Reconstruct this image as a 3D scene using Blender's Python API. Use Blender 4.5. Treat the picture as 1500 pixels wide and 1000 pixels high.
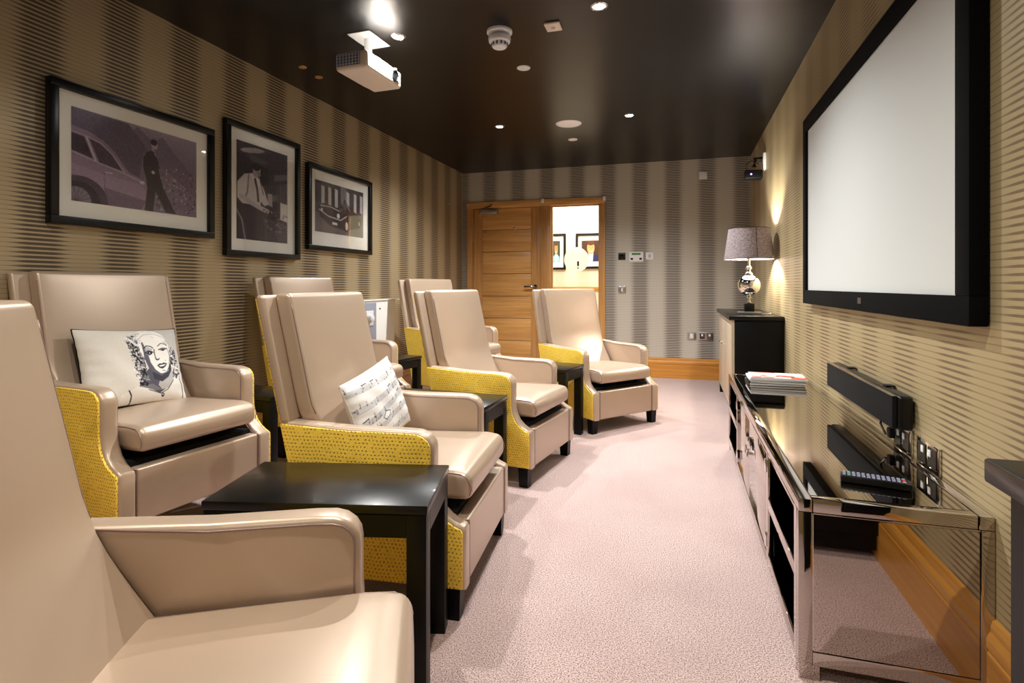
import bpy, bmesh, math, random
import numpy as np
from mathutils import Vector, Matrix
random.seed(7); rng = np.random.default_rng(5)
PI = math.pi
S = bpy.context.scene
for o in list(bpy.data.objects): bpy.data.objects.remove(o)
COL = S.collection

# ------------------------------------------------------------------ camera, world, exposure
cam_d = bpy.data.cameras.new('camera'); cam = bpy.data.objects.new('camera', cam_d); COL.objects.link(cam)
cam_d.sensor_width = 36; cam_d.lens = 818 * 36 / 1500; cam_d.shift_y = -82 / 1500; cam_d.clip_start = .02
cam.location = (0, 0, 1.065); cam.rotation_euler = (PI / 2, 0, math.atan(245 / 818))
S.camera = cam
w = bpy.data.worlds.new('world'); S.world = w; w.use_nodes = True
w.node_tree.nodes['Background'].inputs[0].default_value = (.9, .95, 1, 1)
w.node_tree.nodes['Background'].inputs[1].default_value = .3
S.view_settings.view_transform = 'Standard'; S.view_settings.look = 'None'
S.view_settings.exposure = 0.60; S.view_settings.gamma = 1; S.view_settings.use_curve_mapping = False
DOWN_W = (130, 135, 125, 125, 48, 74, 24, 34); LAMP_W = 42; CORR_W = 62      # watts: each downlight, the table lamp, the corridor ceiling panel

# ------------------------------------------------------------------ materials
def lin(r, g, b):
    f = lambda c: (c / 12.92 if c <= .04045 else ((c + .055) / 1.055) ** 2.4)
    return (f(r / 255), f(g / 255), f(b / 255), 1)
MATS = {}
def mat(name, col, rough=.5, metal=0, **k):
    m = bpy.data.materials.new(name); m.use_nodes = True; b = m.node_tree.nodes['Principled BSDF']
    b.inputs['Base Color'].default_value = col; b.inputs['Roughness'].default_value = rough; b.inputs['Metallic'].default_value = metal
    for q, v in k.items(): b.inputs[q].default_value = v
    MATS[name] = m; return m
def nd(m, t, **k):
    n = m.node_tree.nodes.new(t)
    for q, v in k.items(): setattr(n, q, v)
    return n
def lk(m, a, b): m.node_tree.links.new(a, b)
def math_n(m, op, a, b=None, c=None, clamp=False):
    n = nd(m, 'ShaderNodeMath', operation=op, use_clamp=clamp)
    for i, v in enumerate((a, b, c)):
        if v is None: continue
        if isinstance(v, (int, float)): n.inputs[i].default_value = v
        else: lk(m, v, n.inputs[i])
    return n.outputs[0]
def mixc(m, fac, a, b):
    n = nd(m, 'ShaderNodeMix', data_type='RGBA')
    if isinstance(fac, float): n.inputs[0].default_value = fac
    else: lk(m, fac, n.inputs[0])
    for i, v in ((6, a), (7, b)):
        if isinstance(v, tuple): n.inputs[i].default_value = v
        else: lk(m, v, n.inputs[i])
    return n.outputs[2]
def noise(m, vec, scale, detail=3, rough=.5):
    n = nd(m, 'ShaderNodeTexNoise'); n.inputs['Scale'].default_value = scale; n.inputs['Detail'].default_value = detail
    n.inputs['Roughness'].default_value = rough
    if vec is not None: lk(m, vec, n.inputs['Vector'])
    return n.outputs['Fac']
def ramp(m, fac, a, b):
    n = nd(m, 'ShaderNodeMapRange'); n.interpolation_type = 'SMOOTHSTEP'; lk(m, fac, n.inputs[0])
    n.inputs[1].default_value = a; n.inputs[2].default_value = b; return n.outputs[0]
def bump(m, h, strength, dist):
    n = nd(m, 'ShaderNodeBump'); n.inputs['Strength'].default_value = strength; n.inputs['Distance'].default_value = dist
    lk(m, h, n.inputs['Height']); lk(m, n.outputs[0], m.node_tree.nodes['Principled BSDF'].inputs['Normal'])
def base(m): return m.node_tree.nodes['Principled BSDF'].inputs['Base Color']

def wallpaper(name, axis, phase, light, dark, amp=.50, t0=.10):
    m = mat(name, (0, 0, 0, 1), .45, .25)
    g = nd(m, 'ShaderNodeNewGeometry'); sp = nd(m, 'ShaderNodeSeparateXYZ'); lk(m, g.outputs['Position'], sp.inputs[0])
    h = sp.outputs[axis]; z = sp.outputs[2]
    c = math_n(m, 'COSINE', math_n(m, 'MULTIPLY', math_n(m, 'SUBTRACT', h, phase), 2 * PI / .371))
    band = ramp(m, c, -.8, .75)
    wob = math_n(m, 'MULTIPLY', math_n(m, 'SUBTRACT', noise(m, g.outputs['Position'], 9, 2), .5), .0)
    f = math_n(m, 'FRACT', math_n(m, 'ADD', math_n(m, 'DIVIDE', z, .0193), wob))
    tri = math_n(m, 'MULTIPLY', math_n(m, 'ABSOLUTE', math_n(m, 'SUBTRACT', f, .5)), 2)
    th = math_n(m, 'MULTIPLY_ADD', band, amp, t0)
    d = math_n(m, 'DIVIDE', math_n(m, 'SUBTRACT', th, tri), .16)
    msk = math_n(m, 'ADD', d, .5, clamp=True)
    amt = math_n(m, 'MULTIPLY', msk, math_n(m, 'MULTIPLY_ADD', band, .40, .52))
    # hair-thin secondary lines printed between the broad ones
    f2 = math_n(m, 'FRACT', math_n(m, 'DIVIDE', z, .00483))
    m2 = math_n(m, 'MULTIPLY', math_n(m, 'LESS_THAN', f2, .35), .14)
    colr = mixc(m, amt, mixc(m, m2, light, dark), dark)
    lk(m, colr, base(m)); return m
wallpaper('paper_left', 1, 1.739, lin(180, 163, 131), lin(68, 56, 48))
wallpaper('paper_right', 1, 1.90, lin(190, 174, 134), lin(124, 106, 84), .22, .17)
wallpaper('paper_back', 0, -.068, lin(206, 202, 192), lin(70, 62, 58))  # same paper as the side walls; greyer cast of the light put into its colour

wallpaper('paper_corridor', 0, -1.4, lin(240, 236, 214), lin(206, 200, 172), .4, .1)
m = mat('carpet', (0, 0, 0, 1), .95)
g = nd(m, 'ShaderNodeNewGeometry')
n1 = noise(m, g.outputs['Position'], 240, 2, .6); n2 = noise(m, g.outputs['Position'], 2.3, 3); n3 = noise(m, g.outputs['Position'], 620, 1)
fc = ramp(m, math_n(m, 'MULTIPLY_ADD', n3, .45, math_n(m, 'MULTIPLY', n1, .62)), .43, .60)
c1 = mixc(m, fc, lin(82, 60, 60), lin(224, 198, 193))
lk(m, mixc(m, math_n(m, 'MULTIPLY', ramp(m, n2, .35, .7), .22), c1, lin(140, 112, 112)), base(m))
bump(m, n1, .5, .003)
m.node_tree.nodes['Principled BSDF'].inputs['Sheen Weight'].default_value = .25

mat('ceiling_black', lin(8, 7, 7), .30, 0, **{'Specular IOR Level': .27})
mat('wall_plain', lin(176, 160, 120), .7)
mat('corridor_wall', lin(238, 232, 212), .7)

def leather(name, col):
    m = mat(name, col, .36, .32)
    g = nd(m, 'ShaderNodeTexCoord')
    n = noise(m, g.outputs['Object'], 900, 2); bump(m, n, .12, .0006)
    b = m.node_tree.nodes['Principled BSDF']; b.inputs['Coat Weight'].default_value = .4; b.inputs['Coat Roughness'].default_value = .3
    return m
leather('leather', lin(190, 168, 147)); leather('leather_seam', lin(146, 122, 118))

m = mat('woven_yellow', (0, 0, 0, 1), .75)
tc = nd(m, 'ShaderNodeTexCoord'); sp = nd(m, 'ShaderNodeSeparateXYZ'); lk(m, tc.outputs['Object'], sp.inputs[0])
u = math_n(m, 'ADD', sp.outputs[0], math_n(m, 'MULTIPLY', sp.outputs[1], 1.0)); z = sp.outputs[2]
wv = noise(m, tc.outputs['Object'], 11, 1)
zz = math_n(m, 'DIVIDE', math_n(m, 'ADD', z, math_n(m, 'MULTIPLY', wv, .012)), .0122)
row = math_n(m, 'FLOOR', zz); fz = math_n(m, 'FRACT', zz)
uu = math_n(m, 'ADD', math_n(m, 'DIVIDE', u, .0132), math_n(m, 'MULTIPLY', row, .37))
colm = math_n(m, 'FLOOR', uu); fu = math_n(m, 'FRACT', uu)
cmb = nd(m, 'ShaderNodeCombineXYZ'); lk(m, row, cmb.inputs[0]); lk(m, colm, cmb.inputs[1])
wn = nd(m, 'ShaderNodeTexWhiteNoise', noise_dimensions='2D'); lk(m, cmb.outputs[0], wn.inputs[0])
du = math_n(m, 'ABSOLUTE', math_n(m, 'SUBTRACT', fu, .5)); dz = math_n(m, 'ABSOLUTE', math_n(m, 'SUBTRACT', fz, .5))
su = math_n(m, 'MULTIPLY_ADD', wn.outputs[0], .15, .09)
hole = math_n(m, 'MULTIPLY', ramp(m, math_n(m, 'SUBTRACT', su, du), -.06, .06), ramp(m, math_n(m, 'SUBTRACT', .20, dz), -.06, .06))
hole = math_n(m, 'MULTIPLY', hole, ramp(m, wn.outputs[0], .02, .2))
th = noise(m, tc.outputs['Object'], 260, 2)
yel = mixc(m, ramp(m, th, .3, .7), lin(252, 192, 26), lin(255, 232, 104))
blot = ramp(m, noise(m, tc.outputs['Object'], 7, 3), .52, .75)
yel = mixc(m, math_n(m, 'MULTIPLY', blot, .45), yel, lin(196, 160, 24))
lk(m, mixc(m, math_n(m, 'MULTIPLY', hole, .72), yel, lin(132, 104, 56)), base(m))
bump(m, math_n(m, 'MULTIPLY_ADD', hole, -1.5, math_n(m, 'MULTIPLY', th, .5)), .7, .003)

def wood(name, a, b, axis):
    m = mat(name, a, .38); tc = nd(m, 'ShaderNodeNewGeometry')
    mp = nd(m, 'ShaderNodeMapping'); lk(m, tc.outputs['Position'], mp.inputs[0])
    sc = [38, 38, 38]; sc[axis] = 1.6; mp.inputs['Scale'].default_value = sc
    n = noise(m, mp.outputs[0], 1.0, 5, .65); mp2 = nd(m, 'ShaderNodeMapping'); lk(m, tc.outputs['Position'], mp2.inputs[0])
    s2 = [9, 9, 9]; s2[axis] = .7; mp2.inputs['Scale'].default_value = s2; nn = noise(m, mp2.outputs[0], 1.0, 2)
    lk(m, mixc(m, ramp(m, math_n(m, 'MULTIPLY_ADD', n, .6, math_n(m, 'MULTIPLY', nn, .4)), .32, .68), a, b), base(m))
    m.node_tree.nodes['Principled BSDF'].inputs['Coat Weight'].default_value = .3
    return m
wood('oak_x', lin(184, 132, 70), lin(220, 170, 104), 0); wood('oak_y', lin(186, 126, 46), lin(216, 158, 76), 1)
wood('oak_z', lin(172, 122, 66), lin(208, 158, 96), 2); wood('oak_base_x', lin(176, 112, 36), lin(208, 146, 62), 0)
wood('black_wood', lin(5, 5, 5), lin(11, 10, 10), 0); MATS['black_wood'].node_tree.nodes['Principled BSDF'].inputs['Roughness'].default_value = .30; MATS['black_wood'].node_tree.nodes['Principled BSDF'].inputs['Specular IOR Level'].default_value = .28; MATS['black_wood'].node_tree.nodes['Principled BSDF'].inputs['Coat Weight'].default_value = .1
mat('black_wood_front', lin(5, 5, 6), .4, 0, **{'Specular IOR Level': .2})
mat('matte_black', lin(9, 9, 10), .8); mat('satin_black', lin(9, 9, 11), .35, 0, **{'Specular IOR Level': .35}); mat('gloss_black', lin(6, 6, 8), .08, 0, **{'Coat Weight': .6})
mat('felt_black', (.0012, .0012, .0015, 1), .9, 0, **{'Specular IOR Level': .15}); mat('fabric_black', lin(12, 12, 15), .9, 0, **{'Specular IOR Level': .3})
mat('mirror', (.50, .45, .41, 1), .025, 1); mat('dark_mirror', (.03, .033, .035, 1), .06, 1); mat('groove', lin(30, 26, 24), .4)
mat('chrome', (.85, .85, .86, 1), .08, 1); mat('brushed_steel', (.5, .5, .5, 1), .3, 1); mat('dark_chrome', (.22, .2, .2, 1), .12, 1)
mat('champagne', lin(196, 182, 160), .4, .2)
mat('white_plastic', lin(232, 232, 236), .4); mat('white_paint', lin(238, 240, 240), .45); mat('grey_panel', lin(150, 158, 176), .5)
mat('grey_plastic', lin(176, 182, 205), .5); mat('projector_white', lin(226, 214, 200), .45); mat('vent_dark', lin(92, 100, 128), .6)
mat('brass', lin(196, 160, 110), .35, .6); mat('mat_board', lin(240, 241, 237), .8)
mat('screen_white', lin(218, 224, 224), .6); mat('pillow_white', lin(226, 222, 216), .9); mat('paper_white', lin(228, 230, 234), .6)
mat('red_button', lin(220, 50, 30), .5); mat('green_button', lin(60, 190, 90), .5); mat('grey_button', lin(150, 155, 185), .5); mat('lcd_green', lin(70, 120, 70), .4)
mat('glass', (1, 1, 1, 1), .0, 0, **{'Transmission Weight': 1.0, 'IOR': 1.45})
mat('picture_glass', (1, 1, 1, 1), .02, 0, **{'Transmission Weight': 1.0, 'IOR': 1.3})
mat('frosted', lin(250, 250, 246), .9, 0, **{'Transmission Weight': .75})
for gn in ('glass', 'picture_glass'):
    m = MATS[gn]; nt = m.node_tree; tp = nd(m, 'ShaderNodeBsdfTransparent'); gl = nd(m, 'ShaderNodeBsdfGlossy'); gl.inputs['Roughness'].default_value = .03
    fr_ = nd(m, 'ShaderNodeFresnel'); fr_.inputs[0].default_value = 1.35; mx = nd(m, 'ShaderNodeMixShader')
    lk(m, math_n(m, 'MULTIPLY', fr_.outputs[0], .28), mx.inputs[0]); lk(m, tp.outputs[0], mx.inputs[1]); lk(m, gl.outputs[0], mx.inputs[2]); lk(m, mx.outputs[0], nt.nodes['Material Output'].inputs[0])
def emis(name, col, s):
    m = mat(name, (0, 0, 0, 1)); b = m.node_tree.nodes['Principled BSDF']
    b.inputs['Emission Color'].default_value = col; b.inputs['Emission Strength'].default_value = s; return m
emis('bulb', (1, .95, .86, 1), 60); emis('led_blue', (.25, .2, 1, 1), 8); emis('corridor_lamp', (1, .97, .85, 1), 9)
m = mat('linen_shade', lin(150, 138, 140), .9)
tc = nd(m, 'ShaderNodeTexCoord'); n = noise(m, tc.outputs['Object'], 120, 3)
mp = nd(m, 'ShaderNodeMapping'); lk(m, tc.outputs['Object'], mp.inputs[0]); mp.inputs['Scale'].default_value = (60, 60, 420)
n2 = noise(m, mp.outputs[0], 1, 2); cc = mixc(m, ramp(m, math_n(m, 'MULTIPLY_ADD', n, .4, math_n(m, 'MULTIPLY', n2, .6)), .35, .65), lin(108, 98, 104), lin(176, 164, 166))
lk(m, cc, base(m)); tr = nd(m, 'ShaderNodeBsdfTranslucent'); lk(m, cc, tr.inputs[0]); mx = nd(m, 'ShaderNodeMixShader'); mx.inputs[0].default_value = .08
out = m.node_tree.nodes['Material Output']; lk(m, m.node_tree.nodes['Principled BSDF'].outputs[0], mx.inputs[1]); lk(m, tr.outputs[0], mx.inputs[2]); lk(m, mx.outputs[0], out.inputs[0])
def print_mat(name, rough):
    m = mat(name, (1, 1, 1, 1), rough); a = nd(m, 'ShaderNodeAttribute'); a.attribute_name = 'print'; lk(m, a.outputs['Color'], base(m)); return m
print_mat('photo_print', .35); print_mat('cloth_print', .9)

# ------------------------------------------------------------------ mesh helpers
def link(name, me, m, parent=None, smooth=False, loc=None):
    o = bpy.data.objects.new(name, me); COL.objects.link(o)
    if m: me.materials.append(MATS[m] if isinstance(m, str) else m)
    if parent is not None: o.parent = parent
    if loc is not None: o.location = loc
    if smooth:
        for p in me.polygons: p.use_smooth = True
    return o
def obj(name, bm, m, parent=None, smooth=False, loc=None, auto=None):
    me = bpy.data.meshes.new(name); bmesh.ops.recalc_face_normals(bm, faces=bm.faces); bm.to_mesh(me); bm.free()
    o = link(name, me, m, parent, smooth or auto is not None, loc)
    if auto is not None:
        bm2 = bmesh.new(); bm2.from_mesh(me)
        for e in bm2.edges:
            if len(e.link_faces) == 2 and e.calc_face_angle(0) > math.radians(auto): e.smooth = False
        bm2.to_mesh(me); bm2.free()
    return o
def tag(o, label=None, cat=None, group=None, kind=None):
    if label: o['label'] = label
    if cat: o['category'] = cat
    if group: o['group'] = group
    if kind: o['kind'] = kind
    return o
def thing(name, label, cat, loc=(0, 0, 0), rz=0, group=None):
    o = bpy.data.objects.new(name, None); COL.objects.link(o); o.empty_display_size = .1
    o.location = loc; o.rotation_euler = (0, 0, rz); return tag(o, label, cat, group)
def dup(o, parent=None):
    c = o.copy(); COL.objects.link(c)
    if parent is not None: c.parent = parent
    for ch in list(o.children): dup(ch, c)
    return c
def add_box(bm, x0, x1, y0, y1, z0, z1, r=0, seg=2):
    t = bmesh.new(); bmesh.ops.create_cube(t, size=1)
    for v in t.verts: v.co = Vector((x0 + (v.co.x + .5) * (x1 - x0), y0 + (v.co.y + .5) * (y1 - y0), z0 + (v.co.z + .5) * (z1 - z0)))
    if r: bmesh.ops.bevel(t, geom=list(t.edges), offset=r, segments=seg, affect='EDGES', profile=.5)
    merge(bm, t)
def merge(bm, t, M=None):
    mp = {}
    for v in t.verts: mp[v] = bm.verts.new(M @ v.co if M else v.co)
    for f in t.faces:
        try: bm.faces.new([mp[v] for v in f.verts])
        except ValueError: pass
    t.free()
def box(name, x0, x1, y0, y1, z0, z1, m, parent=None, r=0, seg=2):
    bm = bmesh.new(); add_box(bm, x0, x1, y0, y1, z0, z1, r, seg)
    return obj(name, bm, m, parent, auto=40 if r else None)
def boxes(name, L, m, parent=None, r=0):
    bm = bmesh.new()
    for b in L: add_box(bm, *b, r)
    return obj(name, bm, m, parent, auto=40 if r else None)
def add_tube(bm, pts, r, n=10, cap=True):
    pts = [Vector(p) for p in pts]; rings = []; up = Vector((0, 0, 1))
    for i, p in enumerate(pts):
        d = (pts[min(i + 1, len(pts) - 1)] - pts[max(i - 1, 0)]).normalized()
        a = d.cross(up if abs(d.z) < .95 else Vector((1, 0, 0))).normalized(); b = d.cross(a)
        rr = r[i] if isinstance(r, (list, tuple)) else r
        rings.append([bm.verts.new(p + (a * math.cos(t) + b * math.sin(t)) * rr) for t in [2 * PI * k / n for k in range(n)]])
    for A, B in zip(rings, rings[1:]):
        for k in range(n): bm.faces.new((A[k], A[(k + 1) % n], B[(k + 1) % n], B[k]))
    if cap: bm.faces.new(rings[0][::-1]); bm.faces.new(rings[-1])
def tube(name, pts, r, m, parent=None, n=10):
    bm = bmesh.new(); add_tube(bm, pts, r, n); return obj(name, bm, m, parent, auto=50)
def add_lathe(bm, prof, n=32, c=(0, 0, 0), axis='z'):
    rings = []
    for (r, h) in prof:
        ring = []
        for k in range(n):
            t = 2 * PI * k / n; a, b = r * math.cos(t), r * math.sin(t)
            v = {'z': (a, b, h), 'x': (h, a, b), 'y': (b, h, a)}[axis]
            ring.append(bm.verts.new((c[0] + v[0], c[1] + v[1], c[2] + v[2])))
        rings.append(ring)
    for A, B in zip(rings, rings[1:]):
        for k in range(n): bm.faces.new((A[k], A[(k + 1) % n], B[(k + 1) % n], B[k]))
    if prof[0][0] > 1e-5: bm.faces.new(rings[0][::-1])
    if prof[-1][0] > 1e-5: bm.faces.new(rings[-1])
    bmesh.ops.remove_doubles(bm, verts=bm.verts, dist=1e-6)
def lathe(name, prof, m, parent=None, n=32, c=(0, 0, 0), axis='z'):
    bm = bmesh.new(); add_lathe(bm, prof, n, c, axis); return obj(name, bm, m, parent, auto=35)
def add_prism(bm, poly, f0, f1):            # poly of (a,b); f0,f1 map (a,b) to a point on either cap
    A = [bm.verts.new(f0(*p)) for p in poly]; B = [bm.verts.new(f1(*p)) for p in poly]; n = len(poly)
    bm.faces.new(A[::-1]); bm.faces.new(B)
    for k in range(n): bm.faces.new((A[k], A[(k + 1) % n], B[(k + 1) % n], B[k]))
def inset(poly, d):                          # counter-clockwise polygon moved inward by d
    n = len(poly); out = []
    for i in range(n):
        p0, p, p1 = Vector(poly[i - 1]), Vector(poly[i]), Vector(poly[(i + 1) % n])
        a = (p - p0).normalized(); b = (p1 - p).normalized(); na = Vector((-a.y, a.x)); nb = Vector((-b.y, b.x))
        k = (na + nb); k = k / max(k.length_squared * .5, .35)
        out.append(tuple(p + k * d))
    return out
def rounded_prism(poly, y0, y1, r, seg=3):   # profile in x,z extruded along y with rounded rims
    bm = bmesh.new(); st = []
    for k in range(seg + 1):
        t = PI / 2 * k / seg; st.append((y0 + r * (1 - math.sin(t)), r * (1 - math.cos(t))))
    st = [(y0 + r * (1 - math.sin(PI / 2 * (1 - k / seg))), r * (1 - math.cos(PI / 2 * (1 - k / seg)))) for k in range(seg + 1)]
    st += [(y0 + y1 - a, b) for a, b in st[::-1]]
    rings = []
    for y, d in st: rings.append([bm.verts.new((a, y, b)) for a, b in (inset(poly, d) if d > 1e-6 else poly)])
    n = len(poly)
    for A, B in zip(rings, rings[1:]):
        for k in range(n): bm.faces.new((A[k], A[(k + 1) % n], B[(k + 1) % n], B[k]))
    bm.faces.new(rings[0][::-1]); bm.faces.new(rings[-1]); return bm
def samples(h, r, n):
    r = min(r, h * .999); a = [-h + r * (1 - math.tan(PI / 4 * t)) for t in (1, .66, .33)]
    L = a + list(np.linspace(-(h - r), h - r, n)) + [-v for v in a[::-1]]
    return L
def rblock(hx, hy, hz, r, n=(4, 8, 8), bulge=(0, 0, 0), warp=None):
    bm = bmesh.new(); cache = {}
    X, Y, Z = samples(hx, r, n[0]), samples(hy, r, n[1]), samples(hz, r, n[2])
    def V(x, y, z):
        key = (round(x, 6), round(y, 6), round(z, 6))
        if key in cache: return cache[key]
        p = np.array([x, y, z]); h = np.array([hx, hy, hz]); c = np.clip(p, -(h - r), h - r); d = p - c; L = np.linalg.norm(d)
        q = c + d / L * r if L > 1e-9 else p
        u = q / h; g = 1 - u ** 2
        q = q + np.array([u[0] * bulge[0] * g[1] * g[2], u[1] * bulge[1] * g[0] * g[2], u[2] * bulge[2] * g[0] * g[1]])
        q = Vector(q)
        if warp: q = Vector(warp(q))
        cache[key] = bm.verts.new(q); return cache[key]
    def face(A, B, f):
        for i in range(len(A) - 1):
            for j in range(len(B) - 1):
                try: bm.faces.new((V(*f(A[i], B[j])), V(*f(A[i + 1], B[j])), V(*f(A[i + 1], B[j + 1])), V(*f(A[i], B[j + 1]))))
                except ValueError: pass
    for s in (-1, 1):
        face(Y, Z, lambda a, b: (s * hx, a, b)); face(X, Z, lambda a, b: (a, s * hy, b)); face(X, Y, lambda a, b: (a, b, s * hz))
    return bm

def parts(name, L, m, parent=None, r=0):
    return [box(name, *b, m, parent, r) for b in L]
# ------------------------------------------------------------------ flat prints: a little rasteriser whose colours go on a fine mesh
class Canvas:
    def __init__(s, w, h, bg):
        s.w, s.h = w * 2, h * 2; s.a = np.zeros((s.h, s.w, 3)); s.a[:] = np.array(bg) / 255.
        s.Y, s.X = np.mgrid[0:s.h, 0:s.w]; s.X = (s.X + .5) / s.w; s.Y = (s.Y + .5) / s.h; s.asp = w / h
    def put(s, mask, c, al=1.):
        c = np.array(c if hasattr(c, '__len__') else (c, c, c)) / 255.; s.a[mask] = s.a[mask] * (1 - al) + c * al
    def poly(s, P, c, al=1.):
        m = np.zeros_like(s.X, bool); n = len(P)
        for i in range(n):
            (x0, y0), (x1, y1) = P[i], P[(i + 1) % n]
            if y0 == y1: continue
            cnd = ((y0 > s.Y) != (y1 > s.Y)) & (s.X < (x1 - x0) * (s.Y - y0) / (y1 - y0) + x0); m ^= cnd
        s.put(m, c, al)
    def ell(s, x, y, rx, ry, c, al=1., rot=0):
        dx, dy = (s.X - x) * s.asp, s.Y - y; co, si = math.cos(rot), math.sin(rot)
        s.put(((dx * co + dy * si) / (rx * s.asp)) ** 2 + ((-dx * si + dy * co) / ry) ** 2 < 1, c, al)
    def line(s, P, wd, c, al=1.):
        for (x0, y0), (x1, y1) in zip(P, P[1:]):
            ax, ay, bx, by = x0 * s.asp, y0, x1 * s.asp, y1; L = (bx - ax) ** 2 + (by - ay) ** 2 + 1e-9
            t = np.clip(((s.X * s.asp - ax) * (bx - ax) + (s.Y - ay) * (by - ay)) / L, 0, 1)
            s.put((s.X * s.asp - ax - t * (bx - ax)) ** 2 + (s.Y - ay - t * (by - ay)) ** 2 < (wd / 2) ** 2, c, al)
    def grain(s, amt, mask=None, cell=3):
        g = np.kron(rng.normal(0, amt, (s.h // cell + 1, s.w // cell + 1)), np.ones((cell, cell)))[:s.h, :s.w, None]
        s.a = np.clip(s.a + (g if mask is None else g * mask[..., None]), 0, 1)
    def out(s):
        return s.a.reshape(s.h // 2, 2, s.w // 2, 2, 3).mean((1, 3))
def print_mesh(name, cv, fpos, m, parent=None, smooth=True):   # fpos(u,v) -> point, u to the right, v downward
    a = cv.out(); h, w_, _ = a.shape
    us, vs = np.linspace(0, 1, w_), np.linspace(0, 1, h)
    co = [tuple(fpos(u, v)) for v in vs for u in us]
    fa = [(j * w_ + i, (j + 1) * w_ + i, (j + 1) * w_ + i + 1, j * w_ + i + 1) for j in range(h - 1) for i in range(w_ - 1)]
    me = bpy.data.meshes.new(name); me.from_pydata(co, [], fa)
    at = me.color_attributes.new('print', 'FLOAT_COLOR', 'POINT')
    l = np.where(a <= .04045, a / 12.92, ((a + .055) / 1.055) ** 2.4); col = np.ones((h * w_, 4)); col[:, :3] = l.reshape(-1, 3)
    at.data.foreach_set('color', col.ravel().astype(np.float32))
    return link(name, me, m, parent, smooth)

# ------------------------------------------------------------------ the room shell
XL, XR, YB, YF, H = -2.66, .755, 6.68, -1.7, 2.5
struct = lambda o: tag(o, kind='structure')
struct(box('floor', XL - .1, XR + .1, YF - .1, 9.0, -.1, 0, 'carpet'))
struct(box('ceiling', XL - .1, XR + .1, YF - .1, YB + .1, H, H + .1, 'ceiling_black'))
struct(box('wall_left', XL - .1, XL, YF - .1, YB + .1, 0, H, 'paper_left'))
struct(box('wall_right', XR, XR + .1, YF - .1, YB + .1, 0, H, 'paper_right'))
DX0, DX1, DZ = -2.60, -.84, 2.12
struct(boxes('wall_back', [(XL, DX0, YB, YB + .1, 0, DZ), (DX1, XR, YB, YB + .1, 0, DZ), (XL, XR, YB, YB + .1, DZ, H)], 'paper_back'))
struct(box('wall_front', XL, XR, YF - .1, YF, 0, H, 'wall_plain'))
# corridor behind the sidelight
struct(box('wall_corridor', -3.4, .9, 8.5, 8.6, 0, 2.6, 'paper_corridor'))
struct(box('wall_corridor_left', -3.5, -3.4, YB + .1, 8.6, 0, 2.6, 'corridor_wall'))
struct(box('wall_corridor_right', .9, 1.0, YB + .1, 8.6, 0, 2.6, 'corridor_wall'))
struct(box('ceiling_corridor', -3.5, 1.0, YB + .1, 8.6, 2.6, 2.7, 'corridor_wall'))
struct(boxes('trim_1', [(-3.4, .9, 8.475, 8.5, .99, 1.045)], 'oak_base_x', r=.006))
# baseboards with moulded top
BP = [(0, 0), (.020, 0), (.020, .150), (.0165, .153), (.0165, .158), (.021, .163), (.021, .186), (.017, .196), (.012, .203), (.012, .216), (.008, .230), (0, .235)]
def baseboard(name, m, f0, f1):
    bm = bmesh.new(); add_prism(bm, BP, f0, f1); return struct(obj(name, bm, m))
baseboard('baseboard_right', 'oak_y', lambda a, b: (XR - a, YF, b), lambda a, b: (XR - a, YB, b))
baseboard('baseboard_left', 'oak_y', lambda a, b: (XL + a, YF, b), lambda a, b: (XL + a, YB, b))
baseboard('baseboard_back', 'oak_base_x', lambda a, b: (DX1, YB - a, b), lambda a, b: (XR - .02, YB - a, b))
# door set: frame, leaf of horizontal planks, sidelight
fr = struct(boxes('trim_2', [(DX0, DX0 + .075, YB - .02, YB + .1, 0, DZ), (DX1 - .075, DX1, YB - .02, YB + .1, 0, DZ), (-1.625, -1.50, YB - .02, YB + .1, 0, DZ - .075),
     ], 'oak_z', r=.006))
struct(boxes('trim_3', [(DX0, DX1, YB - .021, YB + .1, DZ - .08, DZ)], 'oak_x', r=.006))
dr = bpy.data.objects.new('door_1', None); COL.objects.link(dr); struct(dr); dr.location = (-2.52, YB + .02, 0)
D0 = (0, 0); L0, L1 = 0.0, .89
box('stile', 0.003, .115, 0, .045, .01, 2.035, 'oak_z', dr, .002); box('stile', .76, .887, 0, .045, .01, 2.035, 'oak_z', dr, .002)
zs = [.01, .10, .375, .652, .930, 1.211, 1.488, 1.765, 2.035]
for a, b in zip(zs, zs[1:]): box('plank', .117, .758, .003, .043, a + .004, b - .001, 'oak_x', dr, .003)
box('core', .02, .87, .012, .036, .02, 2.03, 'groove', dr)
# closer, handle, hinges, hook
c = boxes('door_closer', [(.10, .335, -.055, -.002, 1.965, 2.03)], 'brushed_steel', dr, r=.006)
tube('closer_arm', [(.13, -.03, 2.035), (.24, -.06, 2.06), (.27, -.035, 2.085), (.19, -.03, 2.10)], .008, 'dark_chrome', c)
h = lathe('door_handle', [(.0, -.001), (.027, -.001), (.027, -.010), (.01, -.012), (.01, -.05), (0, -.05)], 'dark_chrome', dr, 20, (.815, 0, 1.05), 'y')
tube('lever', [(.815, -.048, 1.05), (.80, -.055, 1.05), (.685, -.055, 1.05)], .0125, 'dark_chrome', h)
for z0 in (1.62, 1.02, .25): box('hinge', -.006, .006, -.012, .004, z0, z0 + .3, 'brushed_steel', dr, .002)
struct(boxes('trim_4', [(-2.53, -1.62, YB + .068, YB + .098, 2.0, 2.06), (-2.54, -2.50, YB + .068, YB + .098, 0, 2.0), (-1.66, -1.62, YB + .068, YB + .098, 0, 2.0)], 'oak_z'))
lathe('coat_hook', [(0, 0), (.011, 0), (.011, -.008), (.006, -.012), (.006, -.03), (.012, -.034), (0, -.038)], 'chrome', dr, 16, (.555, 0, 1.775), 'y')
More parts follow.
